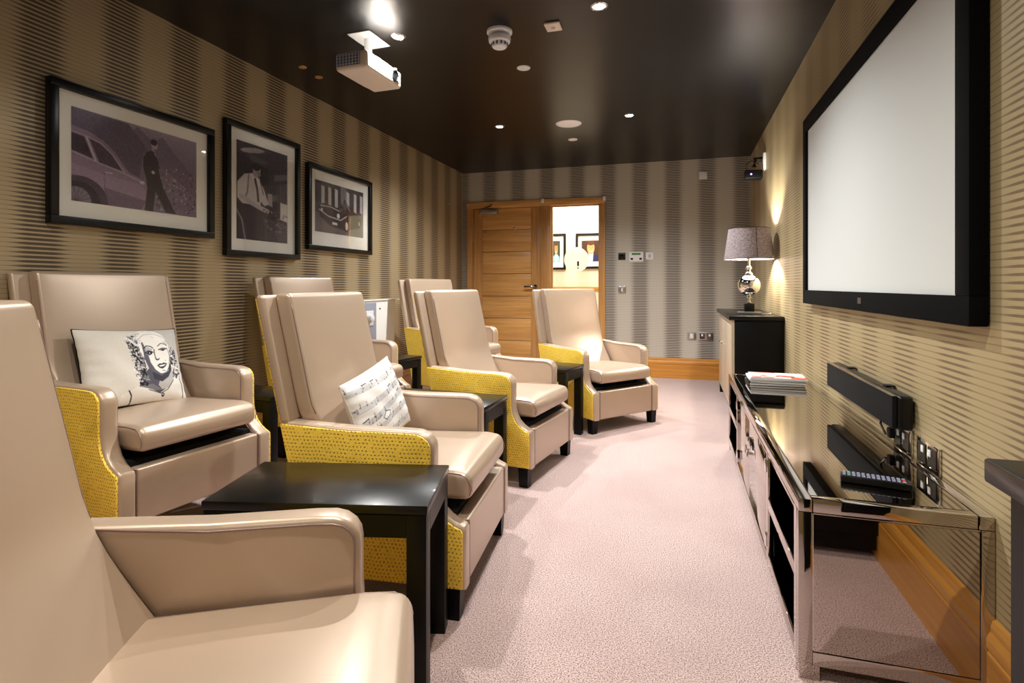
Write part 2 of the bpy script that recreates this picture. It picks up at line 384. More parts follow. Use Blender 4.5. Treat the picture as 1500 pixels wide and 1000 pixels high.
lathe('coat_hook', [(0, 0), (.009, 0), (.009, -.006), (.004, -.01), (.004, -.022), (.008, -.026), (0, -.028)], 'chrome', dr, 16, (.165, 0, 1.725), 'y')
wn_ = bpy.data.objects.new('window_1', None); COL.objects.link(wn_); struct(wn_); wn_.location = (-1.5, YB, 0)
box('pane', .0, .585, .035, .043, .03, 2.04, 'glass', wn_)
parts('bead', [(0, .012, .02, .06, .03, 2.04), (.573, .585, .02, .06, .03, 2.04), (.012, .573, .02, .06, .03, .045), (.012, .573, .02, .06, 2.025, 2.04)], 'oak_z', wn_)
lathe('frosted_disc', [(0, .030), (.152, .030), (.152, .033), (0, .033)], 'frosted', wn_, 48, (.305, 0, 1.378), 'y')
parts('clear_slot', [(.315, .337, .0275, .0295, 1.30, 1.358), (.318, .332, .0275, .0295, 1.268, 1.284)], 'satin_black', wn_)
for x, z0 in ((-1.60, 2.075), (-.85, 2.07)):
    tag(box('door_contact', x - .018, x + .018, YB - .045, YB - .0215, z0, z0 + .05, 'white_plastic', None, .004), 'small white sensor block on the door frame ' + ('above the mullion' if x < -1 else 'at its top right corner'), 'sensor')

# ------------------------------------------------------------------ downlights (in the ceiling; unseen pair behind the camera added for fill)
spots = [(-1.555, 4.80), (-.405, 4.80), (-1.555, 2.90), (-.395, 2.88), (-1.555, 1.0), (-.40, 1.0), (-1.555, -.9), (-.40, -.9)]
labs = ['lit recessed ceiling downlight, far left one nearest the oak door', 'lit recessed ceiling downlight, far right one beyond the round speaker grille',
        'lit recessed ceiling downlight right beside the hanging projector', 'lit recessed ceiling downlight at the top edge of the picture, right of the smoke detector']
for i, (x, y) in enumerate(spots):
    t = thing('downlight', labs[i] if i < 4 else ['recessed downlight above the nearest armchair, outside the picture', 'recessed downlight above the near end of the mirrored unit, outside the picture', 'unseen downlight added for fill behind the camera on the left', 'unseen downlight added for fill behind the camera on the right'][i - 4], 'ceiling light', (x, y, H), 0, 'recessed ceiling downlights')
    lathe('bezel', [(.030, -.001), (.034, -.006), (.043, -.004), (.046, -.0005), (.046, 0), (.030, 0)], 'chrome', t, 32)
    lathe('lens', [(0, -.0075), (.022, -.006), (.030, -.002), (.030, -.0005), (0, -.0005)], 'bulb', t, 24)
    L = bpy.data.lights.new('spot', 'SPOT'); L.energy = DOWN_W[i]; L.spot_size = math.radians(146); L.spot_blend = .8; L.shadow_soft_size = .028; L.color = (1, .985, .96) if i < 4 else (1, .92, .80)
    lo = bpy.data.objects.new('spot_beam', L); COL.objects.link(lo); lo.location = (x, y, H - .012)
L = bpy.data.lights.new('corridor', 'AREA'); L.energy = CORR_W; L.size = 1.6; L.color = (1, .96, .86)
lo = bpy.data.objects.new('corridor_light', L); COL.objects.link(lo); lo.location = (-1.4, 7.6, 2.57)

# ------------------------------------------------------------------ framed photographs on the left wall
def man_suit(cv, x, y, s, suit, skin, shirt):
    cv.poly([(x - .03 * s, y + .07 * s), (x + .035 * s, y + .06 * s), (x + .075 * s, y + .18 * s), (x + .06 * s, y + .36 * s), (x + .085 * s, y + .46 * s), (x - .045 * s, y + .46 * s), (x - .035 * s, y + .33 * s), (x - .085 * s, y + .24 * s), (x - .08 * s, y + .12 * s)], suit)
    cv.ell(x, y, .024 * s, .052 * s, skin); cv.ell(x - .006 * s, y - .03 * s, .026 * s, .034 * s, (22, 18, 26))
    cv.poly([(x - .012 * s, y + .055 * s), (x + .012 * s, y + .05 * s), (x + .012 * s, y + .13 * s)], shirt)
def pic_hillside():
    cv = Canvas(210, 132, (92, 80, 106))
    for k in range(40): cv.poly([(0, .0), (1, 0), (1, .012 * (40 - k)), (.55, .005 * (40 - k)), (0, .003 * (40 - k))], (92 + k * .9, 82 + k * .9, 108 + k * .9), .2)
    cv.poly([(.42, .12), (.47, .02), (.55, .1), (.60, .16), (.68, .06), (.78, .22), (.9, .38), (1, .5), (1, 1), (.4, 1)], (82, 70, 94))
    cv.poly([(0, .0), (.40, .02), (.52, .2), (.60, .42), (.6, 1), (0, 1)], (66, 56, 78)); cv.poly([(.52, .3), (.75, .5), (1, .75), (1, 1), (.45, 1)], (98, 86, 108), .7)
    for k in range(30):
        x0 = random.random() * .55; y0 = random.random() * .5; cv.line([(x0, y0), (x0 + .09, y0 + .1)], .008, (84, 74, 98), .5)
    for k in range(170):
        x0 = .62 + random.random() * .38; y0 = .42 + random.random() * .58
        cv.ell(x0, y0, .004 + random.random() * .008, .006 + random.random() * .012, random.choice([(150, 140, 158), (60, 48, 66), (120, 108, 130), (44, 36, 50)]), .8)
    body = [(0, .20), (.12, .225), (.22, .29), (.30, .39), (.37, .52), (.41, .585), (.48, .615), (.535, .66), (.56, .72), (.545, .9), (.52, 1), (0, 1)]
    cv.poly(body, (112, 92, 122)); cv.poly([(0, .60), (.25, .66), (.5, .70), (.55, .78), (.53, .9), (.25, .86), (0, .70)], (134, 112, 142), .6)
    cv.poly([(.22, .8), (.54, .88), (.5, 1), (.25, 1)], (76, 60, 84), .8)
    cv.poly([(0, .275), (.085, .295), (.145, .51), (0, .46)], (38, 30, 44)); cv.poly([(.12, .30), (.19, .33), (.27, .41), (.355, .58), (.19, .54)], (46, 34, 52))
    cv.line([(0, .26), (.1, .28), (.2, .32), (.28, .42), (.37, .585)], .012, (150, 138, 160)); cv.line([(.1, .29), (.165, .53)], .018, (176, 164, 184)); cv.line([(0, .475), (.15, .53), (.36, .6), (.5, .66)], .01, (168, 154, 176))
    cv.line([(.22, .62), (.235, 1)], .005, (60, 48, 66)); cv.line([(.23, .63), (.28, .63)], .012, (190, 180, 196)); cv.ell(.51, .67, .02, .02, (180, 172, 190))
    cv.ell(.06, .98, .19, .26, (48, 36, 54)); cv.ell(.05, 1.0, .145, .22, (26, 20, 30)); cv.ell(.035, 1.0, .10, .16, (96, 88, 104))
    for k in range(18):
        a = PI * k / 9; cv.line([(.035, 1.0), (.035 + .1 * math.cos(a), 1.0 + .16 * math.sin(a))], .006, (40, 32, 46))
    cv.poly([(.555, .28), (.60, .25), (.645, .38), (.65, .50), (.67, .60), (.69, .70), (.80, .985), (.71, .985), (.62, .74), (.60, 1.0), (.53, .99), (.55, .72), (.545, .62), (.52, .5), (.52, .36)], (34, 28, 38))
    cv.ell(.612, .185, .027, .055, (150, 132, 152)); cv.ell(.606, .155, .028, .038, (22, 17, 26)); cv.poly([(.585, .235), (.605, .245), (.625, .33)], (210, 204, 214)); cv.line([(.60, .25), (.622, .35)], .009, (26, 22, 30)); cv.ell(.60, .52, .014, .02, (180, 168, 186))
    cv.grain(.02); return cv
def pic_shirt():
    cv = Canvas(104, 138, (26, 24, 36))
    cv.poly([(0, .0), (1, 0), (1, .18), (.55, .22), (0, .12)], (40, 38, 52)); cv.poly([(.15, .08), (.65, .16), (.3, .2)], (62, 60, 74), .8)
    for k in range(9): cv.line([(.62 + k * .045, .2), (.62 + k * .045, .55)], .012, (50 + 8 * (k % 3), 48 + 8 * (k % 3), 62 + 8 * (k % 3)))
    cv.poly([(.72, .26), (1, .22), (1, .28), (.72, .33)], (86, 82, 96)); cv.poly([(.84, .55), (.99, .56), (.99, .76), (.84, .74)], (206, 204, 210)); cv.poly([(.58, .48), (.68, .48), (.68, .62), (.58, .6)], (150, 148, 158))
    cv.poly([(.02, .42), (.14, .33), (.30, .30), (.42, .35), (.52, .46), (.60, .60), (.52, .62), (.44, .58), (.44, .66), (.12, .64), (.02, .58)], (196, 194, 204))
    cv.poly([(.25, .32), (.42, .34), (.45, .42), (.36, .42)], (226, 224, 230)); cv.line([(.34, .36), (.38, .46), (.40, .58)], .03, (24, 22, 32)); cv.line([(.22, .33), (.20, .5), (.14, .6)], .014, (70, 66, 82)); cv.line([(.44, .38), (.5, .5)], .014, (70, 66, 82))
    cv.ell(.37, .265, .072, .075, (150, 142, 156), 1, .2); cv.ell(.36, .225, .08, .045, (26, 22, 32)); cv.line([(.38, .285), (.44, .29)], .008, (50, 44, 58)); cv.ell(.42, .30, .03, .02, (112, 104, 118))
    cv.poly([(.12, .63), (.46, .63), (.52, .80), (.55, 1), (.12, 1)], (30, 24, 38)); cv.line([(.08, .56), (.3, .62), (.55, .67)], .05, (170, 166, 178)); cv.ell(.57, .67, .05, .025, (166, 152, 166))
    cv.poly([(.5, .74), (1, .80), (1, 1), (.55, 1)], (54, 48, 62))
    for k in range(70): cv.ell(.5 + random.random() * .5, .66 + random.random() * .24, .02, .008, random.choice([(120, 114, 130), (20, 16, 26), (76, 70, 88)]), .8)
    cv.line([(0, .70), (.1, .8), (.16, 1)], .02, (120, 114, 130)); cv.grain(.02); return cv
def pic_roadster():
    cv = Canvas(150, 90, (50, 46, 54))
    cv.poly([(0, 0), (1, 0), (1, .5), (0, .42)], (38, 35, 42))
    for x in (.12, .25, .38, .62, .78, .92): cv.poly([(x, .08), (x + .06, .1), (x + .06, .5), (x, .46)], (170, 166, 172))
    for x in (.0, .19, .32): cv.poly([(x, .1), (x + .05, .12), (x + .05, .4), (x, .38)], (20, 18, 22))
    cv.poly([(.50, .0), (.62, .0), (.62, .4), (.5, .36)], (92, 88, 96)); cv.poly([(0, .62), (1, .72), (1, 1), (0, 1)], (74, 70, 76))
    cv.poly([(.05, .50), (.16, .42), (.45, .46), (.52, .36), (.66, .36), (.72, .46), (.90, .52), (.95, .66), (.90, .80), (.60, .90), (.28, .84), (.10, .70)], (24, 22, 28))
    cv.line([(.10, .48), (.3, .47), (.47, .52)], .02, (190, 186, 192)); cv.line([(.08, .56), (.25, .66), (.5, .70), (.62, .6)], .02, (206, 202, 208)); cv.line([(.53, .38), (.64, .38), (.70, .48)], .012, (196, 192, 198))
    cv.ell(.59, .38, .05, .09, (60, 54, 62)); cv.ell(.58, .30, .022, .05, (30, 26, 32))
    cv.ell(.62, .80, .055, .13, (14, 12, 16)); cv.ell(.625, .80, .03, .085, (200, 196, 202)); cv.ell(.90, .70, .03, .09, (14, 12, 16)); cv.ell(.9, .7, .014, .05, (150, 146, 152))
    cv.ell(.45, .62, .03, .05, (222, 220, 224)); cv.ell(.13, .56, .02, .04, (200, 198, 204)); cv.poly([(.33, .76), (.43, .77), (.43, .82), (.33, .81)], (214, 212, 214))
    cv.grain(.025); return cv
def framed(name, label, y0, y1, z0, z1, py0, py1, pz0, pz1, cv, group):
    t = thing(name, label, 'picture', (XL, (y0 + y1) / 2, z0), 0, group); cy = (y0 + y1) / 2; b = .036; d = .038
    L = [(0.001, d, y0 - b - cy, y1 + b - cy, z1 - z0, z1 + b - z0), (0.001, d, y0 - b - cy, y1 + b - cy, -b, 0), (0.001, d, y0 - b - cy, y0 - cy, 0, z1 - z0), (0.001, d, y1 - cy, y1 + b - cy, 0, z1 - z0)]
    boxes('frame', L, 'satin_black', t, r=.003)
    box('mat_board', .002, .014, y0 - cy, y1 - cy, 0, z1 - z0, 'mat_board', t)
    cv.a = np.clip(cv.a, 0, 1) ** .70
    print_mesh('photograph', cv, lambda u, v: (.0152, py0 - cy + u * (py1 - py0), pz1 - z0 - v * (pz1 - pz0)), 'photo_print', t)
    box('glazing', .019, .021, y0 - cy, y1 - cy, 0, z1 - z0, 'picture_glass', t)
    return t
framed('framed_photograph', 'large landscape black-framed photo of a suited man leaning on a car, leftmost', 1.79, 2.617, 1.376, 1.946, 1.855, 2.541, 1.452, 1.881, pic_hillside(), 'framed photographs on the left wall')
framed('framed_photograph', 'upright black-framed photo of a man in white shirt and tie', 2.78, 3.395, 1.285, 2.049, 2.843, 3.315, 1.359, 1.978, pic_shirt(), 'framed photographs on the left wall')
framed('framed_photograph', 'black-framed photo of a dark open roadster, smallest and nearest the door', 3.563, 4.381, 1.371, 1.946, 3.626, 4.30, 1.478, 1.872, pic_roadster(), 'framed photographs on the left wall')
def pic_face(light, jacket, bgc):
    cv = Canvas(60, 66, bgc); cv.poly([(.02, 1), (.12, .72), (.38, .62), (.62, .62), (.9, .72), (1, 1)], jacket); cv.poly([(.36, .6), (.64, .6), (.6, 1), (.42, 1)], (236, 238, 240))
    cv.ell(.5, .36, .2, .29, light); cv.ell(.5, .12, .2, .12, (92, 56, 28)); cv.line([(.4, .32), (.45, .32)], .025, (70, 42, 26)); cv.line([(.56, .32), (.61, .32)], .025, (70, 42, 26)); cv.line([(.42, .5), (.5, .53), (.6, .5)], .03, (246, 232, 220)); cv.line([(.5, .34), (.52, .43)], .015, (190, 110, 70)); return cv
for (x0, x1, z0, z1, cv, lab) in ((-1.98, -1.675, 1.31, 1.865, pic_face((206, 140, 96), (150, 190, 200), (60, 70, 50)), 'framed portrait seen behind the door glass, left one, pale blue shirt'),
                                (-1.52, -1.06, 1.32, 1.86, pic_face((226, 158, 106), (36, 44, 92), (70, 46, 30)), 'framed colour portrait of a smiling man in a navy jacket behind the door glass')):
    t = thing('framed_portrait', lab, 'picture', ((x0 + x1) / 2, 8.5, z0), 0, 'framed portraits in the corridor'); hw = (x1 - x0) / 2; hh = z1 - z0
    boxes('frame', [(-hw, hw, -.03, -.001, hh - .035, hh), (-hw, hw, -.03, -.001, 0, .035), (-hw, -hw + .035, -.03, -.001, .035, hh - .035), (hw - .035, hw, -.03, -.001, .035, hh - .035)], 'satin_black', t)
    box('mat_board', -hw + .035, hw - .035, -.012, -.002, .035, hh - .035, 'mat_board', t)
    print_mesh('photograph', cv, lambda u, v: (-hw + .09 + u * (2 * hw - .18), -.0135, hh - .11 - v * (hh - .22)), 'photo_print', t)

# ------------------------------------------------------------------ armchairs
W, AT = .692, .072
def xr(z): return -.748 + (1.031 - z) * .223
PROF = [(0, .099), (0, .286), (-.006, .297), (-.03, .308), (-.055, .323), (-.08, .347), (-.096, .377), (-.104, .41), (-.106, .45), (-.106, .535), (-.109, .555), (-.119, .572), (-.137, .586), (-.16, .593), (-.2, .595), (-.40, .594), (-.655, .606), (-.5415, .099)]
def make_chair(name, label, group, extra=0.0, rec=0.0):
    xr = lambda z: -.748 + (1.031 - z) * .223 - rec
    t = thing(name, label, 'armchair', (0, 0, 0), 0, group); E = extra
    up = lambda P, e: [(a - (rec if a < -.5 else 0), b + e) for a, b in P]
    for s in (-1, 1):
        yo, yi = s * (W / 2 - .008), s * (W / 2 - AT); y0, y1 = min(yo, yi), max(yo, yi)
        arm = obj('arm', rounded_prism(up(PROF, E), y0, y1, .014), 'leather', t, auto=35)
        ip = inset(PROF, .0075); ip = up(ip, E); y0, y1 = sorted((s * (W / 2 - .010), s * (W / 2)))
        obj('outer_panel', rounded_prism(ip, y0, y1, .0035, 2), 'woven_yellow', t, auto=35)['label'] = 'yellow woven fabric outer side'
        bm = bmesh.new(); path = inset(PROF[2:17], .013)
        ys = s * (W / 2 - AT - .0008); add_tube(bm, [(a, ys, b + E) for a, b in path], .0022, 6)
        obj('seam', bm, 'leather_seam', arm, smooth=True)
    # back shell, thin and reclined, wide above the arms, narrow between them
    def wr(dx): return lambda q: (q.x + xr(q.z - E) + dx, q.y, q.z)
    def shellz(q):
        z = q.z + .815 + E; return (q.x + xr(z - E) + .017, q.y, z)
    obj('back_shell', rblock(.017, .338, .217, .013, (2, 8, 6), (0, 0, 0), shellz), 'leather', t, auto=45)
    obj('back_shell_lower', rblock(.021, .268, .25, .01, (2, 6, 6), (0, 0, 0), lambda q: (q.x + xr(q.z + .35) + .021, q.y, q.z + .35 + E)), 'leather', t, auto=45)
    bm = rblock(.002, .331, .448, .0015, (2, 4, 6), (0, 0, 0), lambda q: (q.x + xr(q.z + .570) - .002, q.y, q.z + .570 + E))
    obj('rear_panel', bm, 'woven_yellow', t, auto=45)['label'] = 'yellow woven fabric back panel'
    def cw(q):
        z = q.z + .72; k = max(0, (.66 - z)) / .26; x = q.x + xr(z) + .066 + .095 * k ** 1.35 * (1 if q.x > 0 else .2)
        wv = 1 - .045 * min(1, max(0, (.64 - z) / .06)); return (x, q.y * wv, z + E)
    bc = obj('back_cushion', rblock(.032, .2795, .318, .016, (3, 14, 18), (.014, 0, 0), cw), 'leather', t, smooth=True)
    for s in (-1, 1):
        P = []
        for k in range(15):
            z = 1.0 - k * .027; q = Vector((.0275, s * .2755, z - .72)); p = cw(q); P.append((p[0], p[1], p[2]))
        bm = bmesh.new(); add_tube(bm, P, .002, 6); obj('seam', bm, 'leather_seam', bc, smooth=True)
    # seat cushion, base, front panel
    def sw(q): return (q.x - .300, q.y, q.z + .384 + E + .02 * (q.x + .3) / .6 + (-.0) - (.018 * max(0, (q.x - .22) / .08) ** 2 if q.z > 0 else 0))
    sc = obj('seat_cushion', rblock(.298, .262, .050, .026, (14, 12, 3), (.006, 0, .014), sw), 'leather', t, smooth=True)
    for s in (-1, 1):
        bm = bmesh.new(); P = [sw(Vector((x, s * .2575, .042))) for x in np.linspace(-.25, .262, 10)] + [sw(Vector((x, s * .2575, z))) for x, z in ((.283, .034), (.295, .018), (.2985, -.01), (.292, -.034))]
        add_tube(bm, P, .0019, 6); obj('seam', bm, 'leather_seam', sc, smooth=True)
    box('seat_frame', -.58, -.055, -.268, .268, .12 + E, .318 + E, 'fabric_black', t)
    obj('front_panel', rblock(.026, .272, .1005, .010, (3, 8, 6), (.004, 0, 0), lambda q: (q.x - .031, q.y, q.z + .1995 + E)), 'leather', t, smooth=True)
    tube('seam', [(-.004, -.2725, .102 + E), (-.004, -.2725, .298 + E)], .002, 'leather_seam', t, 6); tube('seam', [(-.004, .2725, .102 + E), (-.004, .2725, .298 + E)], .002, 'leather_seam', t, 6)
    for x in (-.045, -.50):
        for s in (-1, 1):
            bm = bmesh.new(); add_prism(bm, [(-.028, -.028), (.028, -.028), (.028, .028), (-.028, .028)], lambda a, b: (x + a * .85, s * (W / 2 - .038) + b * .85, 0), lambda a, b: (x + a, s * (W / 2 - .038) + b, .101 + E))
            obj('leg', bm, 'black_wood_front', t)
    return t
proto = make_chair('armchair', '', 'front row armchairs'); tall = make_chair('armchair', '', 'back row armchairs', .088)
def place(o, x, y, rz, label):
    o.location = (x, y, 0); o.rotation_euler = (0, 0, rz); o['label'] = label; return o
rcl = make_chair('armchair', '', 'front row armchairs', 0, .05)
ch2 = place(proto, -.679, 1.982, .094, 'pearly beige armchair with yellow side holding the sheet music cushion')
place(rcl, -.409, .807, .452, 'nearest beige armchair, cut off by the lower left corner of the frame')
place(dup(proto), -.692, 3.157, -.154, 'beige armchair in the front row, third from the camera, between two black side tables')
place(dup(proto), -.369, 4.228, -.679, 'beige armchair farthest right, turned to the camera in front of the door sidelight')
chM = place(tall, -1.876, 1.845, -.127, 'beige armchair by the left wall holding the portrait cushion')
place(dup(tall), -1.82, 3.154, -.145, 'beige back row armchair mostly hidden behind the one with the music cushion')
place(dup(tall), -1.649, 4.629, -.363, 'beige back row armchair farthest from camera, beside the oak door')

# ------------------------------------------------------------------ scatter cushions
def pillow(name, label, hw, hh, t, cv, loc, rz, lean, roll, back):
    o = thing(name, label, 'cushion', loc, rz); M = Matrix.Rotation(lean, 3, 'Y') @ Matrix.Rotation(roll, 3, 'X')
    def shape(u, v, side):
        a, b = 2 * u - 1, 1 - 2 * v; pin = 1 - .05 * (1 - a * a) * 1.0; pin2 = 1 - .055 * (1 - b * b)
        y = a * hw * pin2; z = b * hh * pin
        e = (max(0, 1 - abs(a) ** 2.6) * max(0, 1 - abs(b) ** 2.6)) ** .5
        x = side * (t * e) + .0018 * math.sin(a * 9 + b * 6) * e + .0012 * math.sin(b * 23 + a * 3) * abs(a) ** 3
        return M @ Vector((x, y, z))
    print_mesh('printed_front', cv, lambda u, v: shape(u, v, 1), 'cloth_print', o)
    n = 24; co = [tuple(shape(i / n, j / n, -1)) for j in range(n + 1) for i in range(n + 1)]; fa = [(j * (n + 1) + i, j * (n + 1) + i + 1, (j + 1) * (n + 1) + i + 1, (j + 1) * (n + 1) + i) for j in range(n) for i in range(n)]
    me = bpy.data.meshes.new('back'); me.from_pydata(co, [], fa); link('back', me, back, o, True)['label'] = 'plain back of the cushion'
    E_ = [(i / 30, 0) for i in range(31)] + [(1, i / 30) for i in range(1, 31)] + [(1 - i / 30, 1) for i in range(1, 31)] + [(0, 1 - i / 30) for i in range(1, 31)]
    tube('edge_seam', [shape(u, v, .0) for u, v in E_], .003, back, o, 6)
    return o
def pic_woman():
    cv = Canvas(260, 200, (224, 220, 212)); cv.poly([(.66, 0), (1, 0), (1, .62), (.86, .66), (.78, .2)], (196, 194, 192), .8)
    D, M_, G, L_, Wh = (26, 28, 38), (74, 76, 90), (134, 134, 142), (206, 204, 202), (243, 241, 237)
    rr = random.uniform
    cv.poly([(.60, .55), (.82, .48), (.84, .70), (.80, .84), (.68, .90), (.54, .84), (.46, .80), (.50, .66)], (88, 88, 100))            # neck in shadow
    cv.poly([(.30, .88), (.44, .80), (.54, .82), (.68, .90), (.80, .80), (.84, .68), (.96, .72), (1, 1), (.28, 1)], (234, 231, 225))     # shoulders
    cv.poly([(.68, .72), (.83, .56), (.85, .70), (.78, .84), (.70, .86), (.66, .80)], (190, 188, 188)); cv.poly([(.46, .80), (.60, .78), (.70, .86), (.62, .86)], (120, 120, 130))
    cv.ell(.64, .27, .20, .25, Wh, 1, -.1)                                                                                               # crown of pale hair
    for k in range(60):
        a = rr(3.3, 6.1); r = rr(.55, 1.0); x = .64 + .195 * r * math.cos(a); y = .27 + .24 * r * math.sin(a)
        cv.line([(x, y), (x + .03 * math.cos(a + 1.5), y + .045 * math.sin(a + 1.5)), (x + .055 * math.cos(a + 1.9), y + .07 * math.sin(a + 1.9))], rr(.004, .009), random.choice([L_, G, (176, 174, 176)]), .75)
    for k in range(260):                                                                                                                 # dark curls on the shadow side
        t = rr(0, 1); x = .445 + .075 * t + rr(-.05, .045) * (1.1 - .3 * t); y = .14 + .62 * t + rr(-.04, .04)
        q = random.choice([D, D, D, M_, M_, G, Wh, L_]); cv.ell(x, y, rr(.006, .021), rr(.010, .028), q, .9, rr(0, 3))
    for k in range(46):
        t = rr(0, 1); x = .43 + .08 * t + rr(-.05, .05); y = .12 + .62 * t; a = rr(0, 6.2); cv.line([(x + .018 * math.cos(a + q / 2), y + .024 * math.sin(a + q / 2)) for q in range(7)], .007, random.choice([Wh, L_, D]), .9)
    for k in range(110):                                                                                                                 # curls on the lit side
        t = rr(0, 1); x = .865 + rr(-.035, .045) + .02 * t; y = .30 + .42 * t; cv.ell(x, y, rr(.005, .016), rr(.008, .022), random.choice([D, D, M_, G, Wh, Wh, L_]), .9, rr(0, 3))
    cv.ell(.685, .40, .140, .255, Wh, 1, -.16)                                                                                           # face
    cv.poly([(.545, .22), (.56, .20), (.575, .30), (.59, .40), (.60, .50), (.64, .60), (.70, .66), (.76, .655), (.70, .69), (.63, .67), (.575, .58), (.54, .44)], (96, 96, 110))
    cv.poly([(.60, .62), (.70, .685), (.79, .62), (.835, .50), (.835, .60), (.78, .70), (.70, .76), (.62, .72)], (62, 62, 76))
    cv.poly([(.56, .30), (.60, .28), (.645, .31), (.64, .38), (.60, .41), (.57, .38)], (178, 176, 182), .8)
    cv.line([(.555, .305), (.59, .265), (.635, .275), (.655, .30)], .013, (44, 44, 56)); cv.line([(.71, .275), (.75, .235), (.80, .245), (.82, .27)], .011, (70, 70, 82))
    cv.poly([(.57, .375), (.60, .345), (.645, .355), (.63, .385), (.60, .395)], D); cv.line([(.558, .37), (.60, .335), (.655, .36)], .013, D); cv.ell(.61, .368, .006, .008, Wh)
    cv.poly([(.725, .33), (.76, .315), (.80, .32), (.765, .345)], (50, 50, 62)); cv.line([(.715, .325), (.76, .305), (.815, .312)], .013, D)
    cv.line([(.665, .32), (.662, .40), (.668, .45)], .016, (108, 108, 120)); cv.poly([(.655, .44), (.69, .455), (.715, .435), (.70, .47), (.67, .475)], (60, 60, 74))
    cv.poly([(.665, .545), (.70, .515), (.725, .52), (.745, .505), (.79, .515), (.765, .56), (.725, .59), (.69, .58)], (58, 56, 70)); cv.poly([(.685, .545), (.775, .525), (.745, .553), (.70, .562)], Wh)
    cv.ell(.735, .615, .022, .007, (150, 148, 154)); cv.ell(.775, .475, .004, .006, D); cv.line([(.815, .30), (.832, .42), (.812, .54)], .007, G)
    cv.ell(.60, .12, .09, .045, Wh, .9, -.35); cv.ell(.74, .13, .09, .05, (248, 246, 242), .9, .45); cv.line([(.52, .17), (.60, .095), (.70, .085), (.80, .14), (.85, .24)], .006, (150, 148, 152))
    cv.line([(.365, .84), (.39, .90), (.395, 1)], .015, D); cv.line([(.925, .72), (.945, .82), (.94, 1)], .012, D); cv.line([(.56, .85), (.69, .905), (.76, .86), (.835, .74)], .009, (34, 36, 46)); cv.ell(.71, .925, .016, .024, (44, 46, 56)); cv.ell(.71, .92, .006, .009, Wh)
    cv.grain(.010); return cv
def pic_music():
    cv = Canvas(170, 130, (232, 230, 228))
    for k, y0 in enumerate((.14, .34, .54, .74, .92)):
        yy = lambda x, o=0: y0 + o + .05 * math.sin(x * 2.2 + k) - .03 * x
        P = [(i / 20, yy(i / 20)) for i in range(21)]; cv.line(P, .075, (206, 206, 208), .6)
        for j in range(5): cv.line([(x, y - .034 + j * .017) for x, y in P], .004, (140, 140, 146), .8)
        for j in range(20):
            x = random.random(); y = yy(x, random.uniform(-.035, .035)); cv.ell(x, y, .007, .009, (50, 50, 58), .8, .4)
            if random.random() < .7: cv.line([(x + .007, y), (x + .007, y - .055)], .006, (60, 60, 68), .8)
        for j in range(2):
            x = random.random() * .85; cv.line([(x, yy(x, -.05)), (x + .07, yy(x + .07, -.055))], .013, (30, 30, 38))
    cv.line([(.3, .62), (.38, .57), (.47, .6), (.44, .65), (.34, .67), (.3, .62)], .01, (30, 30, 38)); cv.grain(.006); return cv
def inchair(ch, p):
    c, s = math.cos(ch.rotation_euler.z), math.sin(ch.rotation_euler.z); return (ch.location.x + c * p[0] - s * p[1], ch.location.y + s * p[0] + c * p[1], p[2])
pillow('portrait_cushion', 'cushion printed with a black and white portrait of a smiling curly-haired woman', .222, .178, .062, pic_woman(), inchair(chM, (-.468, .0, .700)), -.127, -.36, -.07, 'fabric_black')
pillow('sheet_music_cushion', 'small white cushion printed with rows of sheet music, on a beige armchair', .222, .145, .05, pic_music(), inchair(ch2, (-.445, -.01, .600)), .094, -.32, .12, 'pillow_white')

# ------------------------------------------------------------------ black side tables
def make_table(label, x, y, rz, w_, d_, h=.5, group='black side tables between the armchairs'):
    t = thing('side_table', label, 'side table', (x, y, 0), rz, group)
    box('table_top', -w_ / 2, w_ / 2, -d_ / 2, d_ / 2, h - .024, h, 'black_wood', t, .003)
    k = .052; a, b = w_ / 2 - .004, d_ / 2 - .004
    boxes('apron', [(-a + k, a - k, -b, -b + .02, h - .085, h - .027), (-a + k, a - k, b - .02, b, h - .085, h - .027), (-a, -a + .02, -b + k, b - k, h - .085, h - .027), (a - .02, a, -b + k, b - k, h - .085, h - .027)], 'black_wood_front', t)
    for sx in (-1, 1):
        for sy in (-1, 1):
            x0, x1 = sorted((sx * a, sx * (a - k))); y0, y1 = sorted((sy * b, sy * (b - k))); box('leg', x0, x1, y0, y1, 0, h - .026, 'black_wood_front', t, .002)
    return t
make_table('large black side table in front beside the nearest armchair', -.948, 1.399, .235, .60, .332)
make_table('small black side table between the music cushion armchair and the one beyond', -1.155, 2.615, -.05, .60, .31)
make_table('small black side table beside the far right armchair, small metal clip on top', -.985, 3.905, -.22, .60, .33)
make_table('black side table in the back row left of the door', -2.215, 3.98, -.2, .40, .33)
make_table('black side table by the left wall beyond the portrait cushion armchair', -2.22, 2.50, -.1, .50, .24)
t = thing('metal_clip', 'tiny metal clip standing at the edge of the small far side table', 'clip', (-.815, 3.77, .5), -.3)
boxes('clip_body', [(-.012, -.009, -.004, .004, 0, .045), (.009, .012, -.004, .004, 0, .045), (-.012, .012, -.004, .004, .042, .045)], 'brushed_steel', t)

